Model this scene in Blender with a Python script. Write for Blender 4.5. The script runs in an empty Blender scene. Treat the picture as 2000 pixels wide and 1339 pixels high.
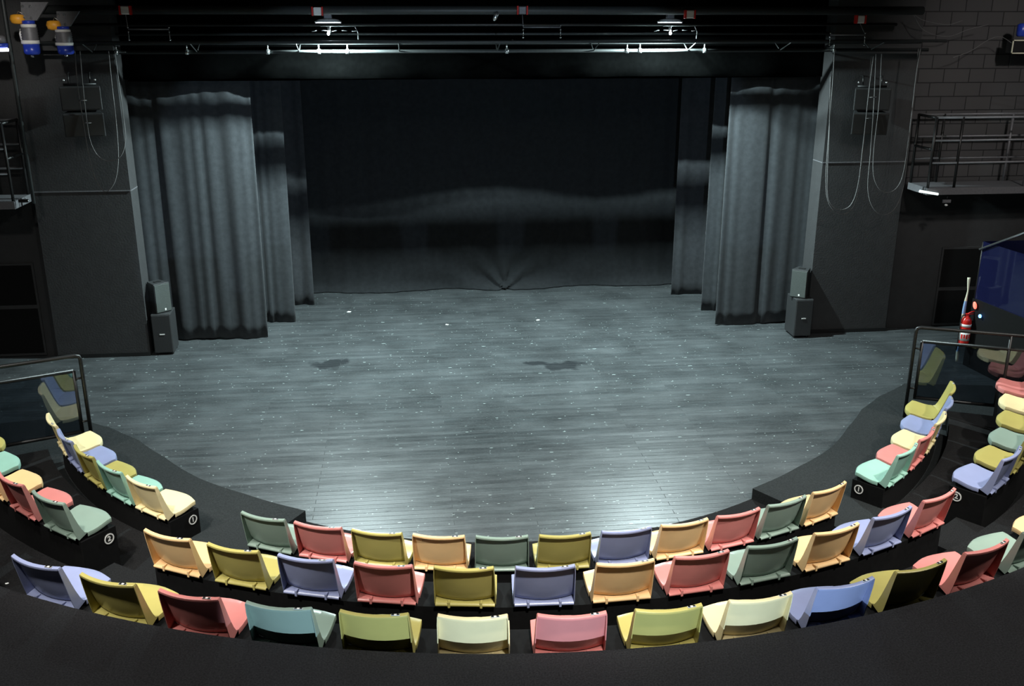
import bpy, bmesh, math, random
from mathutils import Vector, Matrix
random.seed(7)
scene = bpy.context.scene
COL = scene.collection
PI = math.pi
R = math.radians

# ------------------------------------------------------------------ camera, world, lights, exposure
CAM = Vector((-1.156, -12.406, 4.672))
FPX = 1904.7
PITCH, YAW = R(18.27), R(6.10)
cd = bpy.data.cameras.new('camera')
cam = bpy.data.objects.new('camera', cd)
COL.objects.link(cam)
cam.location = CAM
cam.rotation_euler = (PI / 2 - PITCH, 0, -YAW)
cd.sensor_width = 36
cd.lens = 36 * FPX / 2000
cd.clip_start = 0.05
scene.camera = cam

scene.view_settings.view_transform = 'Standard'
scene.view_settings.look = 'None'
scene.view_settings.gamma = 1
scene.view_settings.use_curve_mapping = False
scene.view_settings.exposure = 0.0

w = bpy.data.worlds.new('world')
scene.world = w
w.use_nodes = True
w.node_tree.nodes['Background'].inputs[0].default_value = (0.75, 0.75, 0.8, 1)
w.node_tree.nodes['Background'].inputs[1].default_value = 0.010


def area_light(name, loc, target, sx, sy, power, color, spread=180):
    l = bpy.data.lights.new(name, 'AREA')
    l.shape = 'RECTANGLE'
    l.size, l.size_y = sx, sy
    l.energy = power
    l.color = color
    l.spread = R(spread)
    o = bpy.data.objects.new(name, l)
    COL.objects.link(o)
    o.location = loc
    d = Vector(target) - Vector(loc)
    o.rotation_euler = d.to_track_quat('-Z', 'Y').to_euler()
    return o


def point_light(name, loc, power, color, radius):
    l = bpy.data.lights.new(name, 'POINT')
    l.energy = power
    l.color = color
    l.shadow_soft_size = radius
    o = bpy.data.objects.new(name, l)
    COL.objects.link(o)
    o.location = loc
    return o


# house lights over the audience
area_light('house_light_left', (-5.0, -6.2, 6.6), (-4.8, -5.6, 0), 0.5, 0.5, 130, (1.0, 0.97, 0.92), 140)
area_light('house_light_right', (5.0, -6.2, 6.6), (4.8, -5.6, 0), 0.5, 0.5, 130, (1.0, 0.97, 0.92), 140)
area_light('house_light_middle', (0.2, -7.6, 6.6), (0.1, -6.8, 0), 0.5, 0.5, 150, (1.0, 0.97, 0.92), 150)
# low cool light falling in through the entrance behind the last row
def spot_light(name, loc, target, power, color, cone, blend, radius):
    l = bpy.data.lights.new(name, 'SPOT')
    l.energy = power
    l.color = color
    l.spot_size = R(cone)
    l.spot_blend = blend
    l.shadow_soft_size = radius
    o = bpy.data.objects.new(name, l)
    COL.objects.link(o)
    o.location = loc
    o.rotation_euler = (Vector(target) - Vector(loc)).to_track_quat('-Z', 'Y').to_euler()
    return o


spot_light('entrance_light', (-0.3, -13.7, 1.34), (-0.28, -7.4, 1.2), 2050, (0.60, 0.80, 1.0), 35.5, 0.10, 0.03)
for ra, rp in ((-54, 1100), (-27, 2300), (0, 2300), (27, 2300), (54, 1100)):
    rs, rc = math.sin(R(ra)), -math.cos(R(ra))
    spot_light('row_fill', (9.9 * rs, 9.9 * rc, 6.4), (5.75 * rs, 5.75 * rc, 0.8), rp, (1.0, 0.97, 0.90), 32, 0.85, 0.15)  # added fill spots behind each sector, brightening the seat backs
spot_light('rigging_fill', (-3.6, -6.0, 6.4), (-6.0, 0.8, 4.5), 900, (1.0, 0.97, 0.92), 13, 1.0, 0.1)  # unseen spot added to brighten the chain hoists
spot_light('wall_light', (6.2, -5.0, 6.6), (8.0, 1.8, 3.3), 700, (1.0, 0.95, 0.92), 45, 1.0, 0.2)  # unseen spot added to lift the right upper wall and catwalk
# the two bare working lamps over the stage (their fixtures are built below)
LAMPS = [(-2.12, 1.2, 4.50), (2.45, 1.2, 4.50)]
for lx, ly, lz in LAMPS:
    area_light('working_lamp_light', (lx, ly, lz - 0.015), (lx, ly - 0.12, 0), 0.12, 0.05, 620, (0.78, 0.98, 1.0))


def at(px, py, Y):
    """world point at depth Y seen at a pixel of the 2000x1339 frame"""
    a = (px - 1000) / FPX
    b = (669.5 - py) / FPX
    ct, sn = math.cos(PITCH), math.sin(PITCH)
    f, r, u = ct + b * sn, a, -sn + b * ct
    c, s = math.cos(YAW), math.sin(YAW)
    d = Vector((r * c + f * s, -r * s + f * c, u))
    return CAM + d * ((Y - CAM.y) / d.y)


# ------------------------------------------------------------------ helpers
def nodes(name):
    m = bpy.data.materials.new(name)
    m.use_nodes = True
    nt = m.node_tree
    b = nt.nodes['Principled BSDF']
    return m, nt, b


def mat(name, color, rough=0.5, metal=0.0, noise=0.12, nscale=30, bump=0.0, bscale=60, spec=0.5, emit=None, estr=0, sheen=0):
    m, nt, b = nodes(name)
    N, L = nt.nodes, nt.links
    tc = N.new('ShaderNodeTexCoord')
    n = N.new('ShaderNodeTexNoise')
    n.inputs['Scale'].default_value = nscale
    n.inputs['Detail'].default_value = 3
    L.new(tc.outputs['Object'], n.inputs['Vector'])
    r = N.new('ShaderNodeValToRGB')
    c = color
    r.color_ramp.elements[0].position = 0.3
    r.color_ramp.elements[1].position = 0.7
    r.color_ramp.elements[0].color = (c[0] * (1 - noise), c[1] * (1 - noise), c[2] * (1 - noise), 1)
    r.color_ramp.elements[1].color = (min(1, c[0] * (1 + noise)), min(1, c[1] * (1 + noise)), min(1, c[2] * (1 + noise)), 1)
    L.new(n.outputs['Fac'], r.inputs['Fac'])
    L.new(r.outputs['Color'], b.inputs['Base Color'])
    b.inputs['Roughness'].default_value = rough
    b.inputs['Metallic'].default_value = metal
    b.inputs['Specular IOR Level'].default_value = spec
    if sheen:
        b.inputs['Sheen Weight'].default_value = sheen
    if bump:
        n2 = N.new('ShaderNodeTexNoise')
        n2.inputs['Scale'].default_value = bscale
        n2.inputs['Detail'].default_value = 4
        L.new(tc.outputs['Object'], n2.inputs['Vector'])
        bp = N.new('ShaderNodeBump')
        bp.inputs['Strength'].default_value = bump
        bp.inputs['Distance'].default_value = 0.01
        L.new(n2.outputs['Fac'], bp.inputs['Height'])
        L.new(bp.outputs['Normal'], b.inputs['Normal'])
    if emit:
        b.inputs['Emission Color'].default_value = (*emit, 1)
        b.inputs['Emission Strength'].default_value = estr
    return m


def box(bm, x0, x1, y0, y1, z0, z1, M=None):
    vs = [bm.verts.new((x, y, z)) for x in (x0, x1) for y in (y0, y1) for z in (z0, z1)]
    if M:
        for v in vs:
            v.co = M @ v.co
    for f in ((0, 1, 3, 2), (4, 6, 7, 5), (0, 4, 5, 1), (2, 3, 7, 6), (0, 2, 6, 4), (1, 5, 7, 3)):
        bm.faces.new([vs[i] for i in f])
    return vs


def tube(bm, pts, r, seg=8, cap=True):
    pts = [Vector(p) for p in pts]
    rings = []
    up = None
    for i, p in enumerate(pts):
        t = (pts[min(i + 1, len(pts) - 1)] - pts[max(i - 1, 0)]).normalized()
        if up is None:
            up = Vector((0, 0, 1)) if abs(t.z) < 0.9 else Vector((1, 0, 0))
        a = t.cross(up).normalized()
        up = a.cross(t).normalized()
        rr = r[i] if isinstance(r, (list, tuple)) else r
        rings.append([bm.verts.new(p + (a * math.cos(2 * PI * k / seg) + up * math.sin(2 * PI * k / seg)) * rr) for k in range(seg)])
    for A, B in zip(rings, rings[1:]):
        for k in range(seg):
            f = bm.faces.new((A[k], A[(k + 1) % seg], B[(k + 1) % seg], B[k]))
            f.smooth = True
    if cap:
        bm.faces.new(list(reversed(rings[0])))
        bm.faces.new(rings[-1])


def lathe(bm, prof, seg=20, M=None):
    rings = []
    for rr, z in prof:
        rings.append([bm.verts.new((rr * math.cos(2 * PI * k / seg), rr * math.sin(2 * PI * k / seg), z)) for k in range(seg)])
    for A, B in zip(rings, rings[1:]):
        for k in range(seg):
            f = bm.faces.new((A[k], A[(k + 1) % seg], B[(k + 1) % seg], B[k]))
            f.smooth = True
    bm.faces.new(list(reversed(rings[0])))
    bm.faces.new(rings[-1])
    if M:
        for rg in rings:
            for v in rg:
                v.co = M @ v.co


def grid(bm, P):
    V = [[bm.verts.new(p) for p in row] for row in P]
    for i in range(len(V) - 1):
        for j in range(len(V[0]) - 1):
            f = bm.faces.new((V[i][j], V[i][j + 1], V[i + 1][j + 1], V[i + 1][j]))
            f.smooth = True
    return V


def obj(name, bm, m, parent=None, loc=None, bevel=0):
    bmesh.ops.recalc_face_normals(bm, faces=bm.faces[:])
    me = bpy.data.meshes.new(name)
    bm.to_mesh(me)
    bm.free()
    if m:
        me.materials.append(m)
    o = bpy.data.objects.new(name, me)
    COL.objects.link(o)
    if parent:
        o.parent = parent
    if loc:
        o.location = loc
    if bevel:
        bv = o.modifiers.new('bevel', 'BEVEL')
        bv.width = bevel
        bv.segments = 2
        bv.limit_method = 'ANGLE'
    return o


def NB():
    return bmesh.new()


def tag(o, label=None, cat=None, group=None, kind=None):
    if label: o['label'] = label
    if cat: o['category'] = cat
    if group: o['group'] = group
    if kind: o['kind'] = kind
    return o


def thing(name, label, cat, loc=(0, 0, 0), rz=0, group=None):
    o = bpy.data.objects.new(name, None)
    o.empty_display_size = 0.1
    COL.objects.link(o)
    o.location = loc
    o.rotation_euler = (0, 0, rz)
    return tag(o, label, cat, group)


def struct(name, bm, m, label=None, cat=None):
    o = obj(name, bm, m)
    return tag(o, label, cat, kind='structure')


def arc_block(bm, r0, r1, z0, z1, a0, a1, n=48):
    """ring sector; angle 0 points at the audience (-y), positive to +x"""
    def P(r, a, z):
        return (r * math.sin(a), -r * math.cos(a), z)
    rows = []
    for i in range(n + 1):
        a = R(a0 + (a1 - a0) * i / n)
        rows.append([bm.verts.new(P(r0, a, z0)), bm.verts.new(P(r1, a, z0)), bm.verts.new(P(r1, a, z1)), bm.verts.new(P(r0, a, z1))])
    for A, B in zip(rows, rows[1:]):
        for k in range(4):
            bm.faces.new((A[k], A[(k + 1) % 4], B[(k + 1) % 4], B[k]))
    bm.faces.new(rows[0])
    bm.faces.new(list(reversed(rows[-1])))


# ------------------------------------------------------------------ materials
def floor_material():
    m, nt, b = nodes('painted_boards')
    N, L = nt.nodes, nt.links
    tc = N.new('ShaderNodeTexCoord')

    def noise(scale, detail=4, stretch=(1, 1, 1), rough=0.55, off=(0, 0, 0)):
        mp = N.new('ShaderNodeMapping')
        mp.inputs['Scale'].default_value = stretch
        mp.inputs['Location'].default_value = off
        L.new(tc.outputs['Object'], mp.inputs['Vector'])
        n = N.new('ShaderNodeTexNoise')
        n.inputs['Scale'].default_value = scale
        n.inputs['Detail'].default_value = detail
        n.inputs['Roughness'].default_value = rough
        L.new(mp.outputs['Vector'], n.inputs['Vector'])
        return n.outputs['Fac']

    def ramp(fac, p0, p1, c0=(0, 0, 0, 1), c1=(1, 1, 1, 1)):
        r = N.new('ShaderNodeValToRGB')
        r.color_ramp.elements[0].position = p0
        r.color_ramp.elements[1].position = p1
        r.color_ramp.elements[0].color = c0
        r.color_ramp.elements[1].color = c1
        L.new(fac, r.inputs['Fac'])
        return r.outputs['Color']

    def mix(fac, a, bcol, mode='MIX'):
        x = N.new('ShaderNodeMix')
        x.data_type = 'RGBA'
        x.blend_type = mode
        if isinstance(fac, (int, float)): x.inputs[0].default_value = fac
        else: L.new(fac, x.inputs[0])
        for sock, v in ((x.inputs[6], a), (x.inputs[7], bcol)):
            if isinstance(v, tuple): sock.default_value = v
            else: L.new(v, sock)
        return x.outputs[2]

    def mth(op, a, bb):
        x = N.new('ShaderNodeMath')
        x.operation = op
        for sock, v in ((x.inputs[0], a), (x.inputs[1], bb)):
            if isinstance(v, (int, float)): sock.default_value = v
            else: L.new(v, sock)
        return x.outputs[0]

    brick = N.new('ShaderNodeTexBrick')
    brick.offset = 0.37
    brick.inputs['Scale'].default_value = 1.0
    brick.inputs['Brick Width'].default_value = 2.2
    brick.inputs['Row Height'].default_value = 0.085
    brick.inputs['Mortar Size'].default_value = 0.003
    brick.inputs['Mortar Smooth'].default_value = 0.3
    brick.inputs['Color1'].default_value = (0.039, 0.043, 0.045, 1)
    brick.inputs['Color2'].default_value = (0.054, 0.059, 0.061, 1)
    brick.inputs['Mortar'].default_value = (0.012, 0.014, 0.015, 1)
    L.new(tc.outputs['Object'], brick.inputs['Vector'])
    worn = ramp(noise(1.3, 5), 0.35, 0.75, (0.65, 0.65, 0.65, 1), (1.5, 1.5, 1.5, 1))
    c = mix(1.0, brick.outputs['Color'], worn, 'MULTIPLY')
    # scuffs running with the boards, fine grime, pale flecks of paint and tape
    sc = ramp(noise(5, 6, (0.35, 3.2, 1), 0.7), 0.50, 0.80)
    c = mix(mth('MULTIPLY', sc, 0.34), c, (0.12, 0.15, 0.155, 1))
    gr = ramp(noise(38, 3, (1, 1, 1), 0.8), 0.45, 0.75)
    c = mix(mth('MULTIPLY', gr, 0.28), c, (0.11, 0.13, 0.135, 1))
    for sca, thr, st, off in ((4.5, 0.075, (0.40, 1.5, 1), (0, 0, 0)), (9.0, 0.11, (0.35, 1.5, 1), (3, 7, 0)), (19.0, 0.17, (0.40, 1.4, 1), (9, 2, 0)), (32.0, 0.22, (0.7, 1.0, 1), (5, 1, 0))):
        mp = N.new('ShaderNodeMapping')
        mp.inputs['Scale'].default_value = st
        mp.inputs['Location'].default_value = off
        L.new(tc.outputs['Object'], mp.inputs['Vector'])
        v = N.new('ShaderNodeTexVoronoi')
        v.inputs['Scale'].default_value = sca
        L.new(mp.outputs['Vector'], v.inputs['Vector'])
        sep = N.new('ShaderNodeSeparateColor')
        L.new(v.outputs['Color'], sep.inputs[0])
        keep = mth('GREATER_THAN', sep.outputs[0], 0.62)
        size = mth('MULTIPLY', sep.outputs[1], thr)
        hit = mth('MULTIPLY', mth('LESS_THAN', v.outputs['Distance'], size), keep)
        bri = mth('MULTIPLY', hit, mth('MULTIPLY', sep.outputs[2], 0.75))
        c = mix(bri, c, (0.42, 0.50, 0.48, 1))
    # two damp dark stains
    for (sx, sy, rx, ry) in ((0.95, 0.55, 0.52, 0.30), (0.55, 0.72, 0.3, 0.16), (-2.35, 1.0, 0.42, 0.40)):
        mp = N.new('ShaderNodeMapping')
        mp.vector_type = 'TEXTURE'
        mp.inputs['Location'].default_value = (sx, sy, 0)
        mp.inputs['Scale'].default_value = (rx, ry, 1)
        L.new(tc.outputs['Object'], mp.inputs['Vector'])
        ln = N.new('ShaderNodeVectorMath')
        ln.operation = 'LENGTH'
        L.new(mp.outputs['Vector'], ln.inputs[0])
        d = mth('ADD', ln.outputs['Value'], mth('MULTIPLY', noise(3.5, 4), 1.6))
        hit = ramp(mth('DIVIDE', d, 2.0), 0.60, 0.72, (1, 1, 1, 1), (0, 0, 0, 1))
        c = mix(mth('MULTIPLY', hit, 0.85), c, (0.012, 0.014, 0.016, 1))
    L.new(c, b.inputs['Base Color'])
    rg = ramp(noise(5, 6, (0.5, 3.0, 1), 0.75), 0.3, 0.7, (0.24, 0.24, 0.24, 1), (0.41, 0.41, 0.41, 1))
    bk = N.new('ShaderNodeTexBrick')
    bk.offset = 0.37
    for k_, v_ in (('Scale', 1.0), ('Brick Width', 2.2), ('Row Height', 0.085), ('Mortar Size', 0.004), ('Mortar Smooth', 0.2)):
        bk.inputs[k_].default_value = v_
    bk.inputs['Color1'].default_value = (0, 0, 0, 1)
    bk.inputs['Color2'].default_value = (0.07, 0.07, 0.07, 1)
    bk.inputs['Mortar'].default_value = (0.45, 0.45, 0.45, 1)
    L.new(tc.outputs['Object'], bk.inputs['Vector'])
    rg = mix(1.0, rg, bk.outputs['Color'], 'ADD')
    L.new(rg, b.inputs['Roughness'])
    b.inputs['Specular IOR Level'].default_value = 0.5
    bp = N.new('ShaderNodeBump')
    bp.inputs['Strength'].default_value = 0.35
    bp.inputs['Distance'].default_value = 0.003
    L.new(mth('ADD', noise(22, 5, (0.5, 1.6, 1), 0.7), mth('MULTIPLY', brick.outputs['Fac'], -0.6)), bp.inputs['Height'])
    L.new(bp.outputs['Normal'], b.inputs['Normal'])
    return m


def block_material():
    m, nt, b = nodes('painted_blockwork')
    N, L = nt.nodes, nt.links
    tc = N.new('ShaderNodeTexCoord')
    sp = N.new('ShaderNodeSeparateXYZ')
    L.new(tc.outputs['Object'], sp.inputs[0])
    cb = N.new('ShaderNodeCombineXYZ')
    L.new(sp.outputs['X'], cb.inputs['X'])
    L.new(sp.outputs['Z'], cb.inputs['Y'])
    br = N.new('ShaderNodeTexBrick')
    br.inputs['Scale'].default_value = 1
    br.inputs['Brick Width'].default_value = 0.40
    br.inputs['Row Height'].default_value = 0.20
    br.inputs['Mortar Size'].default_value = 0.008
    br.inputs['Mortar Smooth'].default_value = 0.4
    br.inputs['Color1'].default_value = (0.052, 0.050, 0.052, 1)
    br.inputs['Color2'].default_value = (0.060, 0.058, 0.058, 1)
    br.inputs['Mortar'].default_value = (0.012, 0.012, 0.013, 1)
    L.new(cb.outputs[0], br.inputs['Vector'])
    L.new(br.outputs['Color'], b.inputs['Base Color'])
    b.inputs['Roughness'].default_value = 0.75
    bp = N.new('ShaderNodeBump')
    bp.inputs['Strength'].default_value = 0.8
    bp.inputs['Distance'].default_value = 0.01
    bp.invert = True
    L.new(br.outputs['Fac'], bp.inputs['Height'])
    L.new(bp.outputs['Normal'], b.inputs['Normal'])
    return m


def glass_material(name, tint, mixw, rough=0.03, film=None):
    """tinted sheet: clear body with mirror-like surface"""
    m, nt, b = nodes(name)
    N, L = nt.nodes, nt.links
    nt.nodes.remove(b)
    tr = N.new('ShaderNodeBsdfTransparent')
    tr.inputs[0].default_value = (*tint, 1)
    gl = N.new('ShaderNodeBsdfGlossy')
    gl.inputs['Roughness'].default_value = rough
    gl.inputs['Color'].default_value = (0.85, 0.9, 1, 1)
    fr = N.new('ShaderNodeFresnel')
    fr.inputs['IOR'].default_value = 1.5
    tc = N.new('ShaderNodeTexCoord')
    ns = N.new('ShaderNodeTexNoise')
    ns.inputs['Scale'].default_value = 3
    L.new(tc.outputs['Object'], ns.inputs['Vector'])
    ma = N.new('ShaderNodeMath')
    ma.operation = 'MULTIPLY_ADD'
    L.new(fr.outputs[0], ma.inputs[0])
    ma.inputs[1].default_value = mixw
    m2 = N.new('ShaderNodeMath')
    m2.operation = 'MULTIPLY'
    L.new(ns.outputs['Fac'], m2.inputs[0])
    m2.inputs[1].default_value = 0.010
    L.new(m2.outputs[0], ma.inputs[2])
    mx = N.new('ShaderNodeMixShader')
    L.new(ma.outputs[0], mx.inputs[0])
    body = tr.outputs[0]
    if film:
        df = N.new('ShaderNodeBsdfDiffuse')
        df.inputs[0].default_value = (*film, 1)
        m3 = N.new('ShaderNodeMixShader')
        m3.inputs[0].default_value = 0.55
        L.new(tr.outputs[0], m3.inputs[1])
        L.new(df.outputs[0], m3.inputs[2])
        body = m3.outputs[0]
    L.new(body, mx.inputs[1])
    L.new(gl.outputs[0], mx.inputs[2])
    L.new(mx.outputs[0], N['Material Output'].inputs['Surface'])
    return m


M_FLOOR = floor_material()
M_BLOCK = block_material()
M_WALL = mat('black_painted_wall', (0.031, 0.0315, 0.0325), 0.7, noise=0.10, nscale=8, bump=0.25, bscale=40)
M_WALLD = mat('matt_black_wall', (0.012, 0.012, 0.013), 0.85, noise=0.1, nscale=6)
M_RECESS = mat('black_recess_board', (0.006, 0.006, 0.006), 0.9, spec=0.15)
M_CARPET = mat('black_carpet', (0.011, 0.011, 0.0115), 0.95, noise=0.45, nscale=90, bump=0.7, bscale=260, spec=0.15)
M_CARPETW = mat('charcoal_carpet', (0.0165, 0.0165, 0.018), 0.95, noise=0.45, nscale=90, bump=0.7, bscale=260, spec=0.15)
M_CARPETG = mat('grey_black_carpet', (0.017, 0.0195, 0.020), 0.9, noise=0.35, nscale=70, bump=0.6, bscale=200, spec=0.2)
M_BENCH = mat('black_bench_board', (0.004, 0.004, 0.0042), 0.85, noise=0.2, spec=0.15)
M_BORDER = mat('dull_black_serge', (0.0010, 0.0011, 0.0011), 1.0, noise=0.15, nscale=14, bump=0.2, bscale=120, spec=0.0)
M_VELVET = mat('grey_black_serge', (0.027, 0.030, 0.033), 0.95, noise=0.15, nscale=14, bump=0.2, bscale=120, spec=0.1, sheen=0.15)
M_VELVETM = mat('lightened_black_serge', (0.028, 0.030, 0.033), 0.95, noise=0.15, nscale=14, bump=0.2, bscale=120, spec=0.1, sheen=0.1)  # serge lightened in colour because the upstage legs are lit more brightly
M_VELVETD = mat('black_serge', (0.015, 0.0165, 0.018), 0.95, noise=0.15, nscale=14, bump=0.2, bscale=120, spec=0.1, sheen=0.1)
M_STEEL = mat('black_steel', (0.010, 0.010, 0.010), 0.42, 0.0, noise=0.1)
M_PIPE = mat('grey_steel_pipe', (0.045, 0.05, 0.05), 0.5, 0.3, noise=0.1)
M_CHROME = mat('bright_steel', (0.6, 0.62, 0.62), 0.25, 0.9, noise=0.05)
M_GREYMET = mat('grey_painted_metal', (0.16, 0.16, 0.17), 0.5, 0.3, noise=0.1)
M_CABLE = mat('grey_cable', (0.13, 0.13, 0.13), 0.45, noise=0.1)
M_CAB = mat('black_speaker_paint', (0.022, 0.023, 0.024), 0.55, noise=0.2, nscale=80, bump=0.2, bscale=200)
M_GRILLE = mat('grey_speaker_grille', (0.060, 0.070, 0.065), 0.6, 0.2, noise=0.5, nscale=220)
M_WHITE = mat('white_paint', (0.75, 0.75, 0.72), 0.5, noise=0.03)
M_RED = mat('red_paint', (0.55, 0.02, 0.015), 0.25, noise=0.05)
M_ORANGE = mat('orange_paint', (0.85, 0.38, 0.03), 0.45, noise=0.08)
M_BLUE = mat('blue_paint', (0.02, 0.05, 0.42), 0.3, noise=0.06)
M_CREAM = mat('cream_paint', (0.70, 0.68, 0.52), 0.5, noise=0.04)
M_LIGHTBLUE = mat('pale_blue_paint', (0.25, 0.40, 0.65), 0.5, noise=0.04)
M_LAMP = mat('lit_lamp_glass', (0.9, 0.95, 0.95), 0.3, emit=(0.8, 0.98, 1.0), estr=30)
M_REFL = mat('white_lamp_reflector', (0.8, 0.82, 0.82), 0.4)
M_TUBE = mat('lit_tube', (0.9, 0.95, 0.95), 0.3, emit=(0.85, 1.0, 0.97), estr=1.2)
M_TUBEB = mat('lit_lamp_lens', (0.9, 0.95, 0.95), 0.3, emit=(0.8, 0.8, 1.0), estr=5)
M_TUBEL = mat('lit_lamp_cover', (0.9, 0.95, 0.95), 0.3, emit=(0.82, 0.9, 1.0), estr=4)
M_LED = mat('lit_blue_light', (0.1, 0.3, 1), 0.3, emit=(0.08, 0.32, 1.0), estr=9)
M_REDLED = mat('lit_red_sign', (1, 0.2, 0.15), 0.3, emit=(1.0, 0.16, 0.10), estr=1.6)
M_GLASS = glass_material('dark_barrier_glass', (0.50, 0.54, 0.58), 2.7)
M_GLASSB = glass_material('blue_tinted_glass', (0.25, 0.30, 0.75), 1.2, film=(0.013, 0.015, 0.060))

PLASTIC = {
    'G': ('sage green', (0.25, 0.335, 0.28)),
    'P': ('salmon pink', (0.66, 0.235, 0.215)),
    'O': ('olive yellow', (0.44, 0.385, 0.12)),
    'Y': ('pale orange', (0.83, 0.56, 0.28)),
    'C': ('lightened orange', (0.80, 0.68, 0.39)),  # paler copy of the pale orange, strong light put into its colour
    'B': ('lavender blue', (0.275, 0.31, 0.49)),
    'M': ('lightened sage', (0.30, 0.52, 0.43)),  # brighter copy of the sage green, light on the seats put into its colour
}
PMAT = {k: mat('moulded_plastic_' + v[0].replace(' ', '_'), v[1], 0.30, noise=0.03, nscale=9, bump=0.04, bscale=300) for k, v in PLASTIC.items()}

# ------------------------------------------------------------------ setting
b = NB(); box(b, -11, 11, -12, 7.0, -0.6, -0.2)
struct('floor', b, M_WALLD, 'black sub floor under stage and tiers', 'floor')

# stage floor: raised boards, edge curved round the seats
b = NB()
NA = 120
EDGE = [(0, 4.30), (33, 4.32), (42, 4.36), (50, 4.45), (60, 4.52), (68, 4.66), (74, 4.92), (80, 5.38)]


def SR(a):
    a = abs(a)
    for (a0, r0), (a1, r1) in zip(EDGE, EDGE[1:]):
        if a <= a1:
            return r0 + (r1 - r0) * (a - a0) / (a1 - a0)
    return EDGE[-1][1]


def pol(r, a):
    return (r * math.sin(R(a)), -r * math.cos(R(a)))


def prism(b, poly, z0, z1):
    lo = [b.verts.new((x, y, z0)) for x, y in poly]
    hi = [b.verts.new((x, y, z1)) for x, y in poly]
    n = len(poly)
    b.faces.new(hi); b.faces.new(list(reversed(lo)))
    for i in range(n):
        b.faces.new((lo[i], lo[(i + 1) % n], hi[(i + 1) % n], hi[i]))


angs = [-80 + 160 * i / NA for i in range(NA + 1)]
edge = [pol(SR(a), a) for a in angs]
prism(b, [(-9.88, 6.18), (-9.88, edge[0][1])] + edge + [(9.88, edge[-1][1]), (9.88, 6.18)], -0.2, 0.0)
struct('stage_floor', b, M_FLOOR, 'scuffed blue-black boarded stage floor with curved front edge', 'stage floor')

# side foot areas: carpeted and a step above the boards; the centre block's foot space lies lower
WELL = 31.5
SZ = 0.12
for sgn, side in ((-1, 'left'), (1, 'right')):
    b = NB()
    inner = [pol(SR(a) + 0.003, sgn * a) for a in [WELL + (79.9 - WELL) * i / 60 for i in range(61)]]
    outer = [pol(6.5, sgn * 79.9), pol(6.5, sgn * 66.3)] + [pol(5.597, sgn * (66.3 - (66.3 - WELL) * i / 40)) for i in range(41)]
    prism(b, inner + outer, -0.2, SZ)
    struct('carpet_' + side, b, M_CARPETG, 'dark grey carpeted platform on the %s between stage boards and front row' % side, 'carpet')
b = NB(); arc_block(b, 4.325, 5.597, -0.2, 0.0, -WELL + .05, WELL - .05)
struct('foot_space', b, M_CARPET, 'black carpeted floor in front of the centre block', 'floor')
b = NB(); arc_block(b, 5.602, 6.55, -0.2, 0.28, -66, 66)
struct('seating_tier', b, M_CARPET, 'black carpeted tier carrying the second row of seats', 'seating tier')
b = NB(); arc_block(b, 6.552, 7.53, -0.2, 0.54, -66, 66)
struct('seating_tier', b, M_CARPET, 'black carpeted tier carrying the third row of seats', 'seating tier')
b = NB(); arc_block(b, 7.532, 15.3, -0.2, 1.10, -66, 66, 64)
struct('walkway', b, M_CARPETW, 'wide black carpeted walkway behind the third row', 'walkway')
# half steps in the aisle openings
for a in (-33.6, 33.6):
    side = 'left' if a < 0 else 'right'
    for (r0, r1, z0, z1, wd, nm) in ((4.95, 5.597, SZ, 0.20, 'front', 3.6), (6.20, 6.548, 0.28, 0.41, 'second', 2.8)):
        b = NB(); arc_block(b, r0, r1, z0, z1, a - nm, a + nm, 8)
        struct('aisle_step', b, M_CARPETG if wd == 'front' else M_CARPET, 'carpeted half step in the %s aisle behind the %s row gap' % (side, wd), 'step')

# proscenium walls
PILL = 5.0
for sgn, side in ((-1, 'left'), (1, 'right')):
    x0, x1 = sorted((sgn * PILL, sgn * 6.30))
    b = NB(); box(b, x0, x1, 1.65, 2.02, 0.0, 7.0)
    struct('wall_proscenium_' + side, b, M_WALL, 'black proscenium pillar wall on the %s of the stage opening' % side, 'wall')
    x0, x1 = sorted((sgn * 6.30, sgn * 9.9))
    if sgn > 0:
        b = NB(); box(b, x0, x1, 1.80, 2.02, 2.3, 7.0)
        struct('wall_upper_' + side, b, M_BLOCK, 'black painted blockwork wall above the right catwalk', 'wall')
    b = NB(); box(b, x0, x1, 1.80, 2.02, 0.0, 2.299 if sgn > 0 else 7.0)
    struct('wall_recess_' + side, b, M_WALL, 'black wall set back to the %s of the %s pillar' % (side, side), 'wall')
    x0, x1 = sorted((sgn * PILL, sgn * 6.30))
    b = NB(); box(b, x0, x1, 1.63, 1.648, 0.0, 0.06)
    struct('baseboard_' + side, b, M_STEEL, 'thin black baseboard under the %s pillar' % side, 'baseboard')
    b = NB(); box(b, x0, x1, 1.640, 1.649, 2.42 if sgn < 0 else 2.66, 2.435 if sgn < 0 else 2.675)
    box(b, sgn * PILL - 0.006 * sgn - .002, sgn * PILL - 0.006 * sgn + .002, 1.65, 2.0, 2.42 if sgn < 0 else 2.66, 2.435 if sgn < 0 else 2.675)
    struct('trim_1' if sgn < 0 else 'trim_2', b, M_GREYMET, 'thin grey joint strip across the %s pillar' % side, 'trim')
    b = NB(); x0, x1 = sorted((sgn * 9.9, sgn * 10.1)); box(b, x0, x1, -15.5, 6.6, -0.2, 7.0)
    struct('wall_' + side, b, M_WALL, 'black side wall of the auditorium on the %s' % side, 'wall')
b = NB(); box(b, -9.9, 9.9, 6.2, 6.4, -0.2, 7.0)
struct('wall_back', b, M_WALLD, 'black wall behind the back curtain', 'wall')
b = NB(); box(b, -10.1, 10.1, -15.7, -15.5, -0.2, 7.0)
struct('wall_auditorium', b, M_WALLD, 'black wall behind the audience', 'wall')
b = NB(); box(b, -10.1, 10.1, -15.7, 6.6, 7.0, 7.2)
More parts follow.
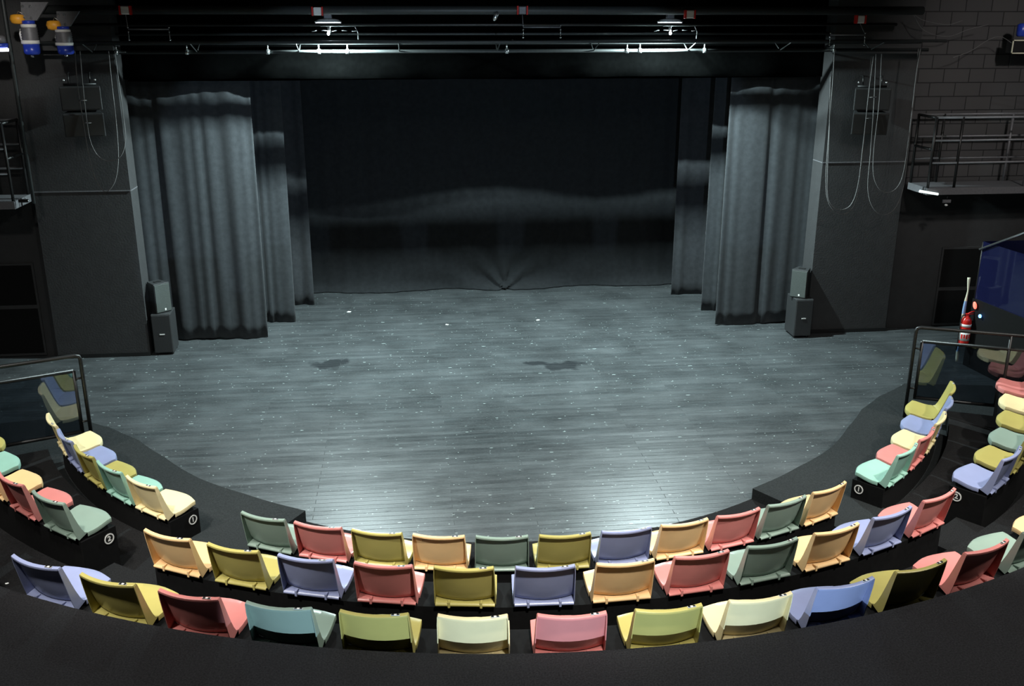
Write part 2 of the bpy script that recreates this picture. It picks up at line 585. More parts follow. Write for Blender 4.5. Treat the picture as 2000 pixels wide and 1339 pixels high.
struct('ceiling', b, M_WALLD, 'black ceiling above the grid', 'ceiling')

# dark hatches in the recess walls
for sgn, nm, side, zt, zm in ((-1, 'door_1', 'left', 1.40, 0.76), (1, 'door_2', 'right', 1.30, 0.63)):
    xin = -6.50 if sgn < 0 else 7.15
    x0, x1 = sorted((xin, xin + sgn * 1.3))
    b = NB(); box(b, x0, x1, 1.775, 1.798, 0.02, zt)
    d = struct(nm, b, M_WALL, 'black two-part hatch in the %s wall' % side, 'hatch')
    for z0, z1 in ((0.06, zm - 0.03), (zm + 0.03, zt - 0.03)):
        b = NB(); box(b, x0 + 0.03, x1 - 0.03, 1.768, 1.777, z0, z1)
        obj('panel', b, M_RECESS, d)

# ------------------------------------------------------------------ curtains
def curtain(name, label, cat, x0, x1, y, z0, z1, m, folds=9, amp=0.06, flare=0.0, seed=1, nz=26, puddle=0.0, wavyhem=0.0, group=None, hang=None):
    rnd = random.Random(seed)
    nx = max(60, int(abs(x1 - x0) * 34))
    ph = [rnd.uniform(0, 6.28) for _ in range(6)]
    am = [rnd.uniform(0.5, 1) for _ in range(6)]
    fr = [folds * f for f in (1.0, 0.61, 1.53, 0.37, 2.1, 0.22)]
    P = []
    for i in range(nz + 1):
        t = i / nz
        z = z1 + (z0 - z1) * t
        row = []
        for j in range(nx + 1):
            s = j / nx
            sw = s + 0.02 * math.sin(3 * s * 6 + t * 1.3 + ph[0])
            d = sum(am[k] * math.sin(2 * PI * fr[k] * sw + ph[k]) for k in range(6)) / 3.0
            d = math.copysign(abs(d) ** 0.8, d)
            x = x0 + (x1 - x0) * s
            x += flare * (s) * t ** 1.5
            yy = y + amp * d * (0.55 + 0.6 * t)
            zz = z
            if wavyhem and t > 0.7:
                k = ((t - 0.7) / 0.3) ** 2
                zz += k * wavyhem * (0.5 + 0.5 * math.sin(2 * PI * s * folds * 0.3 + ph[1]))
            if puddle and t > 0.86:
                k = (t - 0.86) / 0.14
                g = 0.35 + 0.65 * abs(math.sin(2 * PI * s * 2.3 + ph[3])) ** 0.7
                yy -= puddle * g * k * k
            row.append((x, yy, zz))
        P.append(row)
    b = NB()
    grid(b, P)
    o = obj(name, b, m)
    so = o.modifiers.new('cloth_thickness', 'SOLIDIFY')
    so.thickness = 0.006
    return tag(o, label, cat, group)


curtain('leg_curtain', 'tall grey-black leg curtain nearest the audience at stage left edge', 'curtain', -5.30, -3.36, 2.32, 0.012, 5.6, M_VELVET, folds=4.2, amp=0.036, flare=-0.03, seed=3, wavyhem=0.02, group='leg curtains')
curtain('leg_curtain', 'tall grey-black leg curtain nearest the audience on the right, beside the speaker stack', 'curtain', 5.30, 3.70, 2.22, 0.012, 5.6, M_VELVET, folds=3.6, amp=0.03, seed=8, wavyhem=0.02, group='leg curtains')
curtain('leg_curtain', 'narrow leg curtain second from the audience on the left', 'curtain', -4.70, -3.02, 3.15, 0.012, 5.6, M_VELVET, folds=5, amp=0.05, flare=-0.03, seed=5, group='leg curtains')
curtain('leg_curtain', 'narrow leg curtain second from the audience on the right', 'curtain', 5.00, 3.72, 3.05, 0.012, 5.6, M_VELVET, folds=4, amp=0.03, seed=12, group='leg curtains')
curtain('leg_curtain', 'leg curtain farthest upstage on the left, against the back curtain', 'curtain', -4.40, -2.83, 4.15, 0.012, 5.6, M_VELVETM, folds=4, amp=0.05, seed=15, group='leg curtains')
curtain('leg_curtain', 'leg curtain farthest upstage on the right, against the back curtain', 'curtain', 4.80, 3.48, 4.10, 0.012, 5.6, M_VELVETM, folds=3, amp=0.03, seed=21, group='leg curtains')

# back curtain with gathered foot
b = NB()
P = []
nx, nz = 300, 50
for i in range(nz + 1):
    t = i / nz
    z = 5.6 * (1 - t) ** 1.6 + 0.012
    row = []
    for j in range(nx + 1):
        x = -6.0 + 12 * j / nx
        k = max(0.0, 1 - z / 1.1)
        u = x - 0.55
        yy = 4.98 + 0.012 * math.sin(x * 9) + 0.01 * math.sin(x * 23 + 1)
        fold = math.sin(9.0 * math.atan2(z + 0.02, abs(u) + 0.05) + 1.5 * math.sin(x * 1.7)) * math.exp(-abs(u) / 1.3)
        fold2 = math.sin(x * 2.6 + z * 5 * (1 if u > 0 else -1))
        yy -= k * (0.09 * fold + 0.045 * fold2 + 0.05)
        yy -= 0.16 * max(0, 1 - z / 0.22) ** 2 * (0.4 + 0.6 * abs(math.sin(x * 1.35 + 0.4)))
        row.append((x, yy, z))
    P.append(row)
grid(b, P)
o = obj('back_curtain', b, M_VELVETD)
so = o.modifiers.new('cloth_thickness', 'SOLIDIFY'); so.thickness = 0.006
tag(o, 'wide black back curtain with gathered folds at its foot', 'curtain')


def border(label, y, zb, seed, x0, x1, m, drop):
    rnd = random.Random(seed)
    ph = [rnd.uniform(0, 6) for _ in range(4)]
    P = []
    for i in range(13):
        t = i / 12
        row = []
        for j in range(241):
            x = x0 + (x1 - x0) * j / 240
            zz = 6.4 + (zb - 6.4) * t
            zz += t ** 6 * drop * (math.sin(x * 1.1 + ph[0]) + 0.6 * math.sin(x * 3.3 + ph[1]) + 0.4 * abs(math.sin(x * 5.1 + ph[2])))
            yy = y + 0.02 * math.sin(x * 7 + ph[3]) * (0.4 + t) - 0.05 * max(0, t - 0.97) / 0.03 * (0.5 + 0.5 * math.sin(x * 2.3))
            row.append((x, yy, zz))
        P.append(row)
    b = NB(); grid(b, P)
    o = obj('border_curtain', b, m)
    so = o.modifiers.new('cloth_thickness', 'SOLIDIFY'); so.thickness = 0.006
    return tag(o, label, 'curtain')


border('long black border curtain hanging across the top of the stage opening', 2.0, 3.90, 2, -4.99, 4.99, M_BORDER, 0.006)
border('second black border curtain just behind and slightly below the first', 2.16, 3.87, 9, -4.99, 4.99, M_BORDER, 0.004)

# ------------------------------------------------------------------ seats
W = 0.435
RT = {1: 5.574, 2: 6.502, 3: 7.470}
ZFL = {1: 0.0, 2: 0.28, 3: 0.54}
PROF = [(0.000, 0.780), (0.004, 0.770), (0.022, 0.705), (0.044, 0.63), (0.066, 0.56), (0.088, 0.50), (0.108, 0.462), (0.130, 0.450),
        (0.165, 0.438), (0.21, 0.438), (0.27, 0.445), (0.33, 0.456), (0.390, 0.469), (0.440, 0.474), (0.457, 0.463)]
KSP = 7
US = [-1, -0.985, -0.95, -0.85, -0.7, -0.5, -0.25, 0, 0.25, 0.5, 0.7, 0.85, 0.95, 0.985, 1]


def shell_point(j, u):
    y, z = PROF[j]
    t = j / (len(PROF) - 1)
    hw = W / 2 * (0.965 + 0.035 * min(1, j / 6))
    if j <= KSP:
        c = 0.034 + 0.026 * j / KSP
        y = y + c * (u * u - 0.35)
        zz = z + (0.004 * (1 - u * u) * (-1) if j < 2 else 0)
        if j < 2:
            hw *= 1 - 0.012 * (2 - j)
    else:
        k = (j - KSP) / (len(PROF) - 1 - KSP)
        c = 0.060 * (1 - k) ** 3
        y = y + c * (u * u - 0.35) - 0.062 * k ** 2 * u * u - 0.0 * k
        zz = z + 0.012 * u * u * (1 - k) + 0.004 * u ** 4
        hw *= 1 - 0.035 * k * k
        if k > 0.95:
            hw *= 0.99
    return Vector((u * hw, y, zz))


def baked(o, name):
    dg = bpy.context.evaluated_depsgraph_get()
    me = bpy.data.meshes.new_from_object(o.evaluated_get(dg))
    me.name = name
    old = o.data
    o.modifiers.clear()
    o.data = me
    bpy.data.meshes.remove(old)
    return me


def make_backrest():
    b = NB()
    V = grid(b, [[shell_point(j, u) for u in US] for j in range(KSP + 1)])
    # rear flanges down both sides, deeper and longer towards the lower corner
    for si in (0, -1):
        prev = None
        for j in range(KSP + 1):
            v = V[j][si]
            k = j / KSP
            dy = -(0.022 + 0.060 * k ** 1.2)
            dz = -0.004 - 0.030 * k ** 3
            nv = b.verts.new(v.co + Vector((0, dy, dz)))
            if prev:
                b.faces.new((prev[0], v, nv, prev[1]))
            prev = (v, nv)
            if j == 0: topc = nv
    # top lip
    lip = [b.verts.new(V[0][i].co + Vector((0, -0.022, -0.004))) for i in range(len(US))]
    for i in range(len(US) - 1):
        f = b.faces.new((V[0][i], V[0][i + 1], lip[i + 1], lip[i])); f.smooth = True
    lip2 = [b.verts.new(v.co + Vector((0, 0.001, -0.014))) for v in lip]
    for i in range(len(US) - 1):
        f = b.faces.new((lip[i], lip[i + 1], lip2[i + 1], lip2[i])); f.smooth = True
    bmesh.ops.remove_doubles(b, verts=b.verts[:], dist=0.0004)
    o = obj('backrest', b, PMAT['G'])
    so = o.modifiers.new('s', 'SOLIDIFY'); so.thickness = 0.006; so.offset = 0
    bv = o.modifiers.new('b', 'BEVEL'); bv.width = 0.0022; bv.segments = 2; bv.limit_method = 'ANGLE'; bv.angle_limit = R(50)
    return o


def make_ledge():
    """moulded shelf low on the rear of the backrest, with its two fixing lugs"""
    b = NB()
    rows = []
    uu = [u * 0.98 for u in US]
    def sh(u):
        p = shell_point(6, u); return p
    A = [sh(u) for u in uu]
    rear = 0.060
    B = [Vector((a.x, rear, 0.440)) for a in A]
    Cc = [Vector((a.x, rear - 0.001, 0.424)) for a in A]
    A = [Vector((a.x, a.y, 0.452)) for a in A]
    grid(b, [A, B, Cc])
    o = obj('rear_ledge', b, PMAT['G'])
    so = o.modifiers.new('s', 'SOLIDIFY'); so.thickness = 0.005; so.offset = 0
    return o


def make_lug(x):
    b = NB()
    box(b, x - 0.009, x + 0.009, 0.052, 0.092, 0.414, 0.462)
    return obj('fixing_lug', b, PMAT['G'], bevel=0.003)


def make_pan():
    b = NB()
    J = list(range(KSP, len(PROF)))
    V = grid(b, [[shell_point(j, u) for u in US] for j in J])
    loop = [V[i][0] for i in range(len(J))] + V[-1][1:-1] + [V[i][-1] for i in range(len(J) - 1, -1, -1)]
    prev = None
    for q, v in enumerate(loop):
        nv = b.verts.new((v.co.x, v.co.y, v.co.z - 0.034))
        if v in V[-1]:
            nv.co.y += 0.002
        if prev:
            f = b.faces.new((prev[0], v, nv, prev[1])); f.smooth = True
        prev = (v, nv)
    o = obj('seat_pan', b, PMAT['G'])
    so = o.modifiers.new('s', 'SOLIDIFY'); so.thickness = 0.006; so.offset = 0
    bv = o.modifiers.new('b', 'BEVEL'); bv.width = 0.0026; bv.segments = 2; bv.limit_method = 'ANGLE'; bv.angle_limit = R(45)
    return o


def make_tag():
    b = NB()
    p = shell_point(0, 0.66)
    M = Matrix.Translation((p.x, p.y - 0.011, p.z + 0.0045)) @ Matrix.Rotation(R(8), 4, 'Z')
    box(b, -0.026, 0.026, -0.008, 0.008, -0.002, 0.0012, M)
    o = obj('seat_number_plate', b, M_WHITE)
    d = []
    for s in (-1, 1):
        bb = NB()
        box(bb, s * 0.016 - 0.008, s * 0.016 + 0.008, -0.0075, 0.0075, 0.0012, 0.0020, M)
        d.append(obj('printed_mark', bb, M_STEEL))
    return o, d


proto = {}
_bk = make_backrest(); _pn = make_pan(); _lg = make_ledge(); _l1 = make_lug(-0.115); _l2 = make_lug(0.115)
_meshes = {}
for nm, o in (('backrest', _bk), ('seat_pan', _pn), ('rear_ledge', _lg), ('fixing_lug', _l1), ('fixing_lug_b', _l2)):
    me = baked(o, nm)
    for k, m in PMAT.items():
        mm = me.copy()
        mm.materials.clear(); mm.materials.append(m)
        _meshes[nm, k] = mm
    bpy.data.objects.remove(o)
_tg, _mk = make_tag()
_tagmesh = _tg.data; _markmesh = [x.data for x in _mk]
for x in [_tg] + _mk:
    bpy.data.objects.remove(x)


def link(name, me, parent):
    o = bpy.data.objects.new(name, me)
    COL.objects.link(o)
    o.parent = parent
    return o


def seat(row, ang, col, label, group):
    r = RT[row]
    a = R(ang)
    # local +y looks at the stage centre
    t = thing('stadium_seat', label, 'seat', (r * math.sin(a), -r * math.cos(a), ZFL[row]), a, group)
    bk = link('backrest', _meshes['backrest', col], t)
    lg = link('rear_ledge', _meshes['rear_ledge', col], bk)
    link('fixing_lug', _meshes['fixing_lug', col], bk)
    link('fixing_lug', _meshes['fixing_lug_b', col], bk)
    link('seat_pan', _meshes['seat_pan', col], t)
    tg = link('seat_number_plate', _tagmesh, t)
    for mm in _markmesh:
        link('printed_mark', mm, tg)
    tg['label'] = 'small white plate with black printed marks'
    return t


ORD = ['first', 'second', 'third', 'fourth', 'fifth', 'sixth', 'seventh', 'eighth', 'ninth', 'tenth', 'eleventh', 'twelfth', 'thirteenth', 'fourteenth']
ROWN = {1: 'front row', 2: 'middle row', 3: 'rear row'}
PIT = {1: 5.218, 2: 5.035, 3: 4.553}


def block(row, start, cols, blk):
    for i, c in enumerate(cols):
        if blk == 'centre':
            nm = PLASTIC[c][0]
            n = len(cols)
            where = ('%s from left' % ORD[i]) if i < n / 2 else ('%s from right' % ORD[n - 1 - i])
            lab = '%s plastic seat, %s in the %s of the centre block' % (nm, where, ROWN[row])
            ang = start + PIT[row] * i
        else:
            sg = -1 if blk == 'left' else 1
            nm = PLASTIC[c][0]
            where = 'nearest the aisle' if i == 0 else '%s from the aisle' % ORD[i]
            lab = '%s plastic seat, %s in the %s of the %s block' % (nm, where, ROWN[row], blk)
            ang = start + sg * PIT[row] * i
        seat(row, ang, c, lab, '%s seats, %s block' % (ROWN[row], blk))


block(1, -26.06, 'GPOYGOBYPGY', 'centre')
block(2, -27.72, 'YOBPOBYPGYBP', 'centre')
block(3, -29.37, 'BOPGOCPOCBOPGY', 'centre')
block(1, -40.46, 'CMOBC', 'left')
block(2, -39.2, 'GPYMOM', 'left')
block(1, 39.27, 'MPCBO', 'right')
block(2, 38.75, 'BOGOCP', 'right')


# ------------------------------------------------------------------ benches with number discs
def digit_mesh(ch, size):
    cu = bpy.data.curves.new('digit', 'FONT')
    cu.body = ch
    cu.size = size
    cu.align_x = 'CENTER'
    cu.align_y = 'CENTER'
    cu.extrude = 0.0012
    cu.offset = 0.0016
    o = bpy.data.objects.new('digit', cu)
    COL.objects.link(o)
    dg = bpy.context.evaluated_depsgraph_get()
    dg.update()
    me = bpy.data.meshes.new_from_object(o.evaluated_get(dg))
    bpy.data.objects.remove(o)
    me.materials.clear(); me.materials.append(M_WHITE)
    return me


def bench(row, a0, a1, blk, disc_side=0):
    z0 = {1: 0.12, 2: 0.28, 3: 0.54}[row] if not (row == 1 and blk == 'centre') else 0.0
    t = thing('seat_bench', 'black curved box bench under the %s seats of the %s block' % (ROWN[row], blk), 'bench', (0, 0, z0), 0, 'curved seat benches')
    b = NB()
    arc_block(b, RT[row] - 0.415, RT[row] - 0.09, 0.0, ZFL[row] + 0.398 - z0, a0, a1, 40)
    obj('bench_box', b, M_BENCH, t)
    if disc_side:
        aa = a1 if disc_side > 0 else a0
        a = R(aa)
        r = RT[row] - 0.338
        pos = Vector((r * math.sin(a), -r * math.cos(a), ZFL[row] + 0.315 - z0))
        nrm = Vector((math.cos(a), math.sin(a), 0)) * disc_side
        zax = nrm; yax = Vector((0, 0, 1)); xax = yax.cross(zax)
        M = Matrix((xax, yax, zax)).transposed().to_4x4()
        M.translation = pos + nrm * 0.002
        b = NB()
        lathe(b, [(0.052, 0.0), (0.052, 0.003)], 28)
        d = obj('number_disc', b, M_STEEL, t)
        d.matrix_local = M
        d['label'] = 'round black disc with a white circled number'
        b = NB()
        ring = []
        for k in range(36):
            c, s = math.cos(2 * PI * k / 36), math.sin(2 * PI * k / 36)
            ring.append([b.verts.new((q * c, q * s, zz)) for q, zz in ((0.036, 0.003), (0.036, 0.006), (0.046, 0.006), (0.046, 0.003))])
        for k in range(36):
            A, B = ring[k], ring[(k + 1) % 36]
            for q in range(3):
                b.faces.new((A[q], A[q + 1], B[q + 1], B[q]))
        obj('ring', b, M_WHITE, d)
        o = link('digit', digit_mesh(str(row), 0.062), d)
        o.location = (0, 0, 0.005)
    return t


hp = {1: 2.30, 2: 1.98, 3: 1.72}
bench(1, -26.06 - 2.4, -26.06 + 10 * 5.218 + 2.4, 'centre')
bench(2, -27.72 - 2.1, -27.72 + 11 * 5.035 + 2.1, 'centre')
bench(3, -29.37 - 1.8, -29.37 + 13 * 4.553 + 1.8, 'centre')
bench(1, -40.46 - 4 * 5.218 - 2.4, -40.46 + hp[1] + 0.1, 'left', 1)
bench(2, -39.2 - 5 * 5.035 - 1.4, -39.2 + hp[2] + 0.1, 'left', 1)
bench(3, -64, -38.3, 'left', 1)
bench(1, 39.27 - hp[1] - 0.1, 39.27 + 4 * 5.218 + 2.4, 'right', -1)
bench(2, 38.75 - hp[2] - 0.1, 38.75 + 5 * 5.035 + 1.4, 'right', -1)

# ------------------------------------------------------------------ glass end barriers
def barrier(sgn, side):
    A = R(66.6)
    ex = Vector((sgn * math.sin(A), -math.cos(A), 0))     # radial outwards
    base = ex * 5.15
    t = thing('glass_barrier', 'black framed stepped glass barrier at the end of the %s seating block' % side, 'barrier', base, 0, 'glass end barriers')
    def P(d, z): return ex * d + Vector((0, 0, z))
    L = 2.9
    b = NB(); tube(b, [P(0, 0.122), P(0, 1.21), P(0.012, 1.245), P(0.05, 1.26), P(L, 1.26)], 0.021, 10)
    obj('handrail', b, M_STEEL, t)
    b = NB()
    def bar(p, q, w=0.018):
        tube(b, [p, q], w * 1.2, 4)
    bar(P(0.085, 0.37), P(0.085, 1.10))
    bar(P(0.085, 1.09), P(L, 1.09))
    bar(P(0.085, 0.385), P(0.965, 0.385))
    bar(P(0.965, 0.385), P(0.965, 0.70))
    bar(P(0.965, 0.69), P(1.92, 0.69))
    bar(P(1.92, 0.69), P(1.92, 0.96))
    bar(P(L, 0.69 + .25), P(1.92, 0.69 + .25))
    obj('frame', b, M_STEEL, t)
    b = NB()
    nrm = Vector((-ex.y, ex.x, 0)) * 0.004
    outline = [(0.095, 0.395), (0.975, 0.395), (0.975, 0.70), (1.93, 0.70), (1.93, 0.95), (L - .01, 0.95), (L - .01, 1.08), (0.095, 1.08)]
    f0 = [b.verts.new(P(d, z) - nrm) for d, z in outline]
    f1 = [b.verts.new(P(d, z) + nrm) for d, z in outline]
    b.faces.new(f0); b.faces.new(list(reversed(f1)))
    for i in range(len(outline)):
        k = (i + 1) % len(outline)
        b.faces.new((f0[i], f1[i], f1[k], f0[k]))
    obj('glass_pane', b, M_GLASS, t)
    for d, z in ((0.04, 0.5), (0.04, 1.0)):
        b = NB(); tube(b, [P(d - 0.03, z), P(d + 0.05, z)], 0.012, 8)
        obj('clamp', b, M_STEEL, t)
    for d, zz in ((0.965, 0.28), (1.92, 0.54)):
        b = NB(); tube(b, [P(d + .05, zz), P(d + .05, 1.26)], 0.018, 8)
        obj('post', b, M_STEEL, t)


barrier(-1, 'left')
barrier(1, 'right')

# ------------------------------------------------------------------ right gallery block with blue glass
G0 = (6.66, 0.0); G1 = (6.86, -1.75)
b = NB()
vs = [G0, G1, (9.88, -1.75), (9.88, 0.0)]
lo = [b.verts.new((x, y, 0.002)) for x, y in vs]; hi = [b.verts.new((x, y, 0.985)) for x, y in vs]
b.faces.new(hi); b.faces.new(lo)
for i in range(4):
    b.faces.new((lo[i], lo[(i + 1) % 4], hi[(i + 1) % 4], hi[i]))
struct('gallery_platform', b, M_RECESS, 'raised black platform at the right side of the auditorium', 'platform')
t = thing('gallery_balustrade', 'blue tinted glass balustrade with slanting steel handrail on the right platform', 'balustrade', (6.66, 0, 0.985))
def gp(s, z, off=0.03): return Vector(((G1[0] - G0[0]) * s + off, (G1[1] - G0[1]) * s, z))
b = NB()
def slab(b, p0, p1, z0, z1, th):
    d = (p1 - p0); d.z = 0; nn = Vector((-d.y, d.x, 0)).normalized() * th
    vs = []
    for p, zz in ((p0, z0), (p1, z0), (p1, z1), (p0, z1)):
        vs.append(Vector((p.x, p.y, zz)))
    A = [b.verts.new(v - nn) for v in vs]; B = [b.verts.new(v + nn) for v in vs]
    b.faces.new(A); b.faces.new(list(reversed(B)))
    for i in range(4):
        k = (i + 1) % 4
        b.faces.new((A[i], B[i], B[k], A[k]))
slab(b, gp(0, 0), gp(1, 0), 0.0, 0.81, 0.005)
obj('glass_pane', b, M_GLASSB, t)
b = NB(); slab(b, gp(0, 0) + Vector((0.02, 0, 0)), Vector((3.2, 0.0, 0)), 0.0, 0.81, 0.005)
obj('glass_pane', b, M_GLASSB, t)
b = NB(); tube(b, [gp(0, 0.70, -0.01), gp(0.4, 1.05, -0.01), gp(1, 1.60, -0.01)], 0.014, 8)
obj('handrail', b, M_CHROME, t)
b = NB(); tube(b, [gp(-0.0, 0.0), gp(-0.0, 0.80)], 0.012, 8)
obj('corner_post', b, M_STEEL, t)

# fire extinguisher on the platform side
t = thing('fire_extinguisher', 'red fire extinguisher with white label on the black wall corner at right', 'fire extinguisher', (6.575, -0.07, 0.33))
b = NB(); lathe(b, [(0.050, 0.0), (0.066, 0.012), (0.070, 0.03), (0.070, 0.33), (0.064, 0.365), (0.045, 0.395), (0.028, 0.41), (0.022, 0.43)], 24)
obj('cylinder', b, M_RED, t)
b = NB(); lathe(b, [(0.0712, 0.07), (0.0712, 0.20)], 24); l_ = obj('label_band', b, M_WHITE, t); l_['label'] = 'white label with red marks'
b = NB()
for k in range(5):
    a = R(-150 + k * 28)
    M = Matrix.Rotation(a, 4, 'Z') @ Matrix.Translation((0.072, 0, 0.0))
    box(b, -0.001, 0.001, -0.012, 0.012, 0.10 + 0.01 * (k % 2), 0.165, M)
obj('label_mark', b, M_RED, l_)
b = NB(); lathe(b, [(0.0712, 0.27), (0.0712, 0.31)], 24); obj('upper_band', b, M_WHITE, t)
b = NB(); box(b, -0.018, 0.018, -0.02, 0.02, 0.43, 0.455); tube(b, [(0, 0, 0.45), (0.05, 0, 0.475), (0.095, 0, 0.485)], 0.009); tube(b, [(0, 0, 0.44), (0.09, 0, 0.45)], 0.007)
obj('valve_lever', b, M_RED, t)
b = NB(); tube(b, [(-0.01, 0, 0.44), (-0.07, 0, 0.43), (-0.086, 0, 0.36), (-0.086, 0, 0.2), (-0.086, 0, 0.02), (-0.09, 0, -0.08)], 0.009)
o = obj('hose', b, M_STEEL, t)
# narrow strip at the corner of the platform
b = NB()
P = []
for i in range(41):
    z = 0.03 + 1.24 * i / 40
    wv = 0.006 + 0.030 * abs(math.sin(z * 5.4 + 0.5))
    P.append([(6.605 - wv, 0.06, z), (6.61, 0.045, z), (6.62, 0.06, z)])
grid(b, P)
o = obj('banner', b, M_CREAM)
o.data.materials.append(M_LIGHTBLUE)
for i, f in enumerate(o.data.polygons):
    z = f.center.z
    f.material_index = 1 if (0.75 < z < 0.92 or 0.20 < z < 0.40) else 0
so = o.modifiers.new('t', 'SOLIDIFY'); so.thickness = 0.008
tag(o, 'narrow cream and blue strip hanging at the platform corner above the fire extinguisher', 'banner')
def side_pt(px, py):
    # intersect pixel ray with the platform side plane
    a = at(px, py, 0.0); d = (a - CAM)
    n_ = Vector((-(G1[1] - G0[1]), G1[0] - G0[0], 0)).normalized()
    p0 = Vector((G0[0], G0[1], 0))
    return CAM + d * ((p0 - CAM).dot(n_) / d.dot(n_))
p = side_pt(1908, 596)
b = NB(); lathe(b, [(0.03, -0.012), (0.036, -0.006), (0.036, 0.006), (0.03, 0.012)], 18, Matrix.Translation(p + Vector((-0.03, 0, 0))) @ Matrix.Rotation(R(78), 4, 'Y') @ Matrix.Scale(1.5, 4, (1, 0, 0)))
tag(obj('call_point', b, M_REDLED), 'small glowing red oval light above the fire extinguisher', 'light')
p = side_pt(1918, 617)
b = NB(); lathe(b, [(0.01, -0.014), (0.024, -0.008), (0.024, 0.008), (0.01, 0.014)], 16, Matrix.Translation(p + Vector((-0.03, 0, 0))) @ Matrix.Rotation(R(90), 4, 'Y'))
tag(obj('blue_light', b, M_LED), 'tiny round glowing blue light on the black platform side', 'light')

# ------------------------------------------------------------------ speaker stacks
def badge(parent, x, y, z, wd, h, m=M_WHITE):
    b = NB(); box(b, x - wd / 2, x + wd / 2, y - 0.004, y, z - h / 2, z + h / 2)
    o = obj('badge', b, m, parent)
    return o


for sgn, side, pos, rz in ((-1, 'left', (-4.805, 1.84, 0), R(2)), (1, 'right', (4.845, 1.62, 0), R(-1))):
    t = thing('subwoofer', 'black floor subwoofer at the foot of the %s pillar' % side, 'speaker', pos, rz, 'subwoofers')
    b = NB(); box(b, -0.138, 0.138, -0.19, 0.20, 0.03, 0.62)
    obj('cabinet', b, M_CAB, t, bevel=0.01)
    b = NB(); box(b, -0.128, 0.128, -0.202, -0.191, 0.045, 0.605)
    g = obj('grille', b, M_CAB, t, bevel=0.004)
    badge(t, 0.0, -0.202, 0.32, 0.07, 0.014)
    for fx in (-0.10, 0.10):
        for fy in (-0.14, 0.14):
            b = NB(); lathe(b, [(0.025, 0), (0.025, 0.03)], 10, Matrix.Translation((fx, fy, 0)))
            obj('foot', b, M_STEEL, t)
    pos2 = (pos[0] + (-0.03 if sgn < 0 else -0.02), pos[1] + 0.0, 0.62)
    t = thing('loudspeaker', 'dark grey loudspeaker standing on the %s subwoofer' % side, 'speaker', pos2, R(42) if sgn < 0 else R(-38), 'loudspeakers on the subwoofers')
    # wedge sided cabinet
    b = NB()
    vs = [(-0.125, -0.11), (0.125, -0.11), (0.095, 0.13), (-0.095, 0.13)]
    lo = [b.verts.new((x, y, 0.002)) for x, y in vs]; hi = [b.verts.new((x, y, 0.44)) for x, y in vs]
    b.faces.new(hi); b.faces.new(lo)
    for i in range(4):
        b.faces.new((lo[i], lo[(i + 1) % 4], hi[(i + 1) % 4], hi[i]))
    obj('cabinet', b, M_CAB, t, bevel=0.008)
    b = NB(); box(b, -0.115, 0.115, -0.122, -0.111, 0.015, 0.425)
    obj('grille', b, M_GRILLE, t, bevel=0.004)
    o = badge(t, 0.02, -0.122, 0.05, 0.022, 0.028)
    b = NB(); box(b, -0.05, 0.05, -0.03, 0.03, 0.4405, 0.447); obj('top_plate', b, M_STEEL, t)

# wall speakers (two boxes each) on the pillars
for sgn, side, px0, px1 in ((-1, 'left', 128, 205), (1, 'right', 1660, 1725)):
    c = at((px0 + px1) / 2, 215, 1.45)
    t = thing('array_speaker', 'dark twin-box speaker hung on the %s pillar behind looping cables' % side, 'speaker', (c.x, 1.36, c.z - 0.32), R(-14 * sgn), 'pillar speakers')
    for k, (z0, z1, tilt) in enumerate(((0.33, 0.64, 0), (0.0, 0.31, 5))):
        b = NB()
        M = Matrix.Translation((0, 0.02 * (1 - k), z0)) @ Matrix.Rotation(R(tilt), 4, 'X')
        vs = [(-0.25, -0.13), (0.25, -0.13), (0.19, 0.15), (-0.19, 0.15)]
        lo = [b.verts.new(M @ Vector((x, y, 0))) for x, y in vs]; hi = [b.verts.new(M @ Vector((x, y, z1 - z0))) for x, y in vs]
        b.faces.new(hi); b.faces.new(lo)
        for i in range(4):
            b.faces.new((lo[i], lo[(i + 1) % 4], hi[(i + 1) % 4], hi[i]))
        cb = obj('cabinet', b, M_CAB, t, bevel=0.01)
        b = NB(); box(b, -0.235, 0.235, -0.142, -0.132, 0.02, z1 - z0 - 0.02, M); obj('grille', b, M_STEEL, cb)
    b = NB(); tube(b, [(-0.2, 0, 0.66), (0.2, 0, 0.66)], 0.015); tube(b, [(-0.13, 0, 0.66), (-0.13, 0.02, 0.8), (-0.13, 0.26, 0.8)], 0.010); tube(b, [(0.13, 0, 0.66), (0.13, 0.02, 0.8), (0.13, 0.26, 0.8)], 0.010)
    obj('hanging_bracket', b, M_STEEL, t)
    for x in (-0.19, 0.19):
        b = NB(); lathe(b, [(0.012, 0), (0.02, 0.006), (0.02, 0.022), (0.01, 0.03)], 12, Matrix.Translation((x, -0.02, 0.70)))
        obj('shackle', b, M_CHROME, t)

# ------------------------------------------------------------------ rigging over the stage
def pipe(label, y, z, x0, x1, r, m, name='rigging_pipe'):
    b = NB(); tube(b, [(x0, y, z), ((x0 + x1) / 2, y, z), (x1, y, z)], r, 12)
    return tag(obj(name, b, m), label, 'pipe')


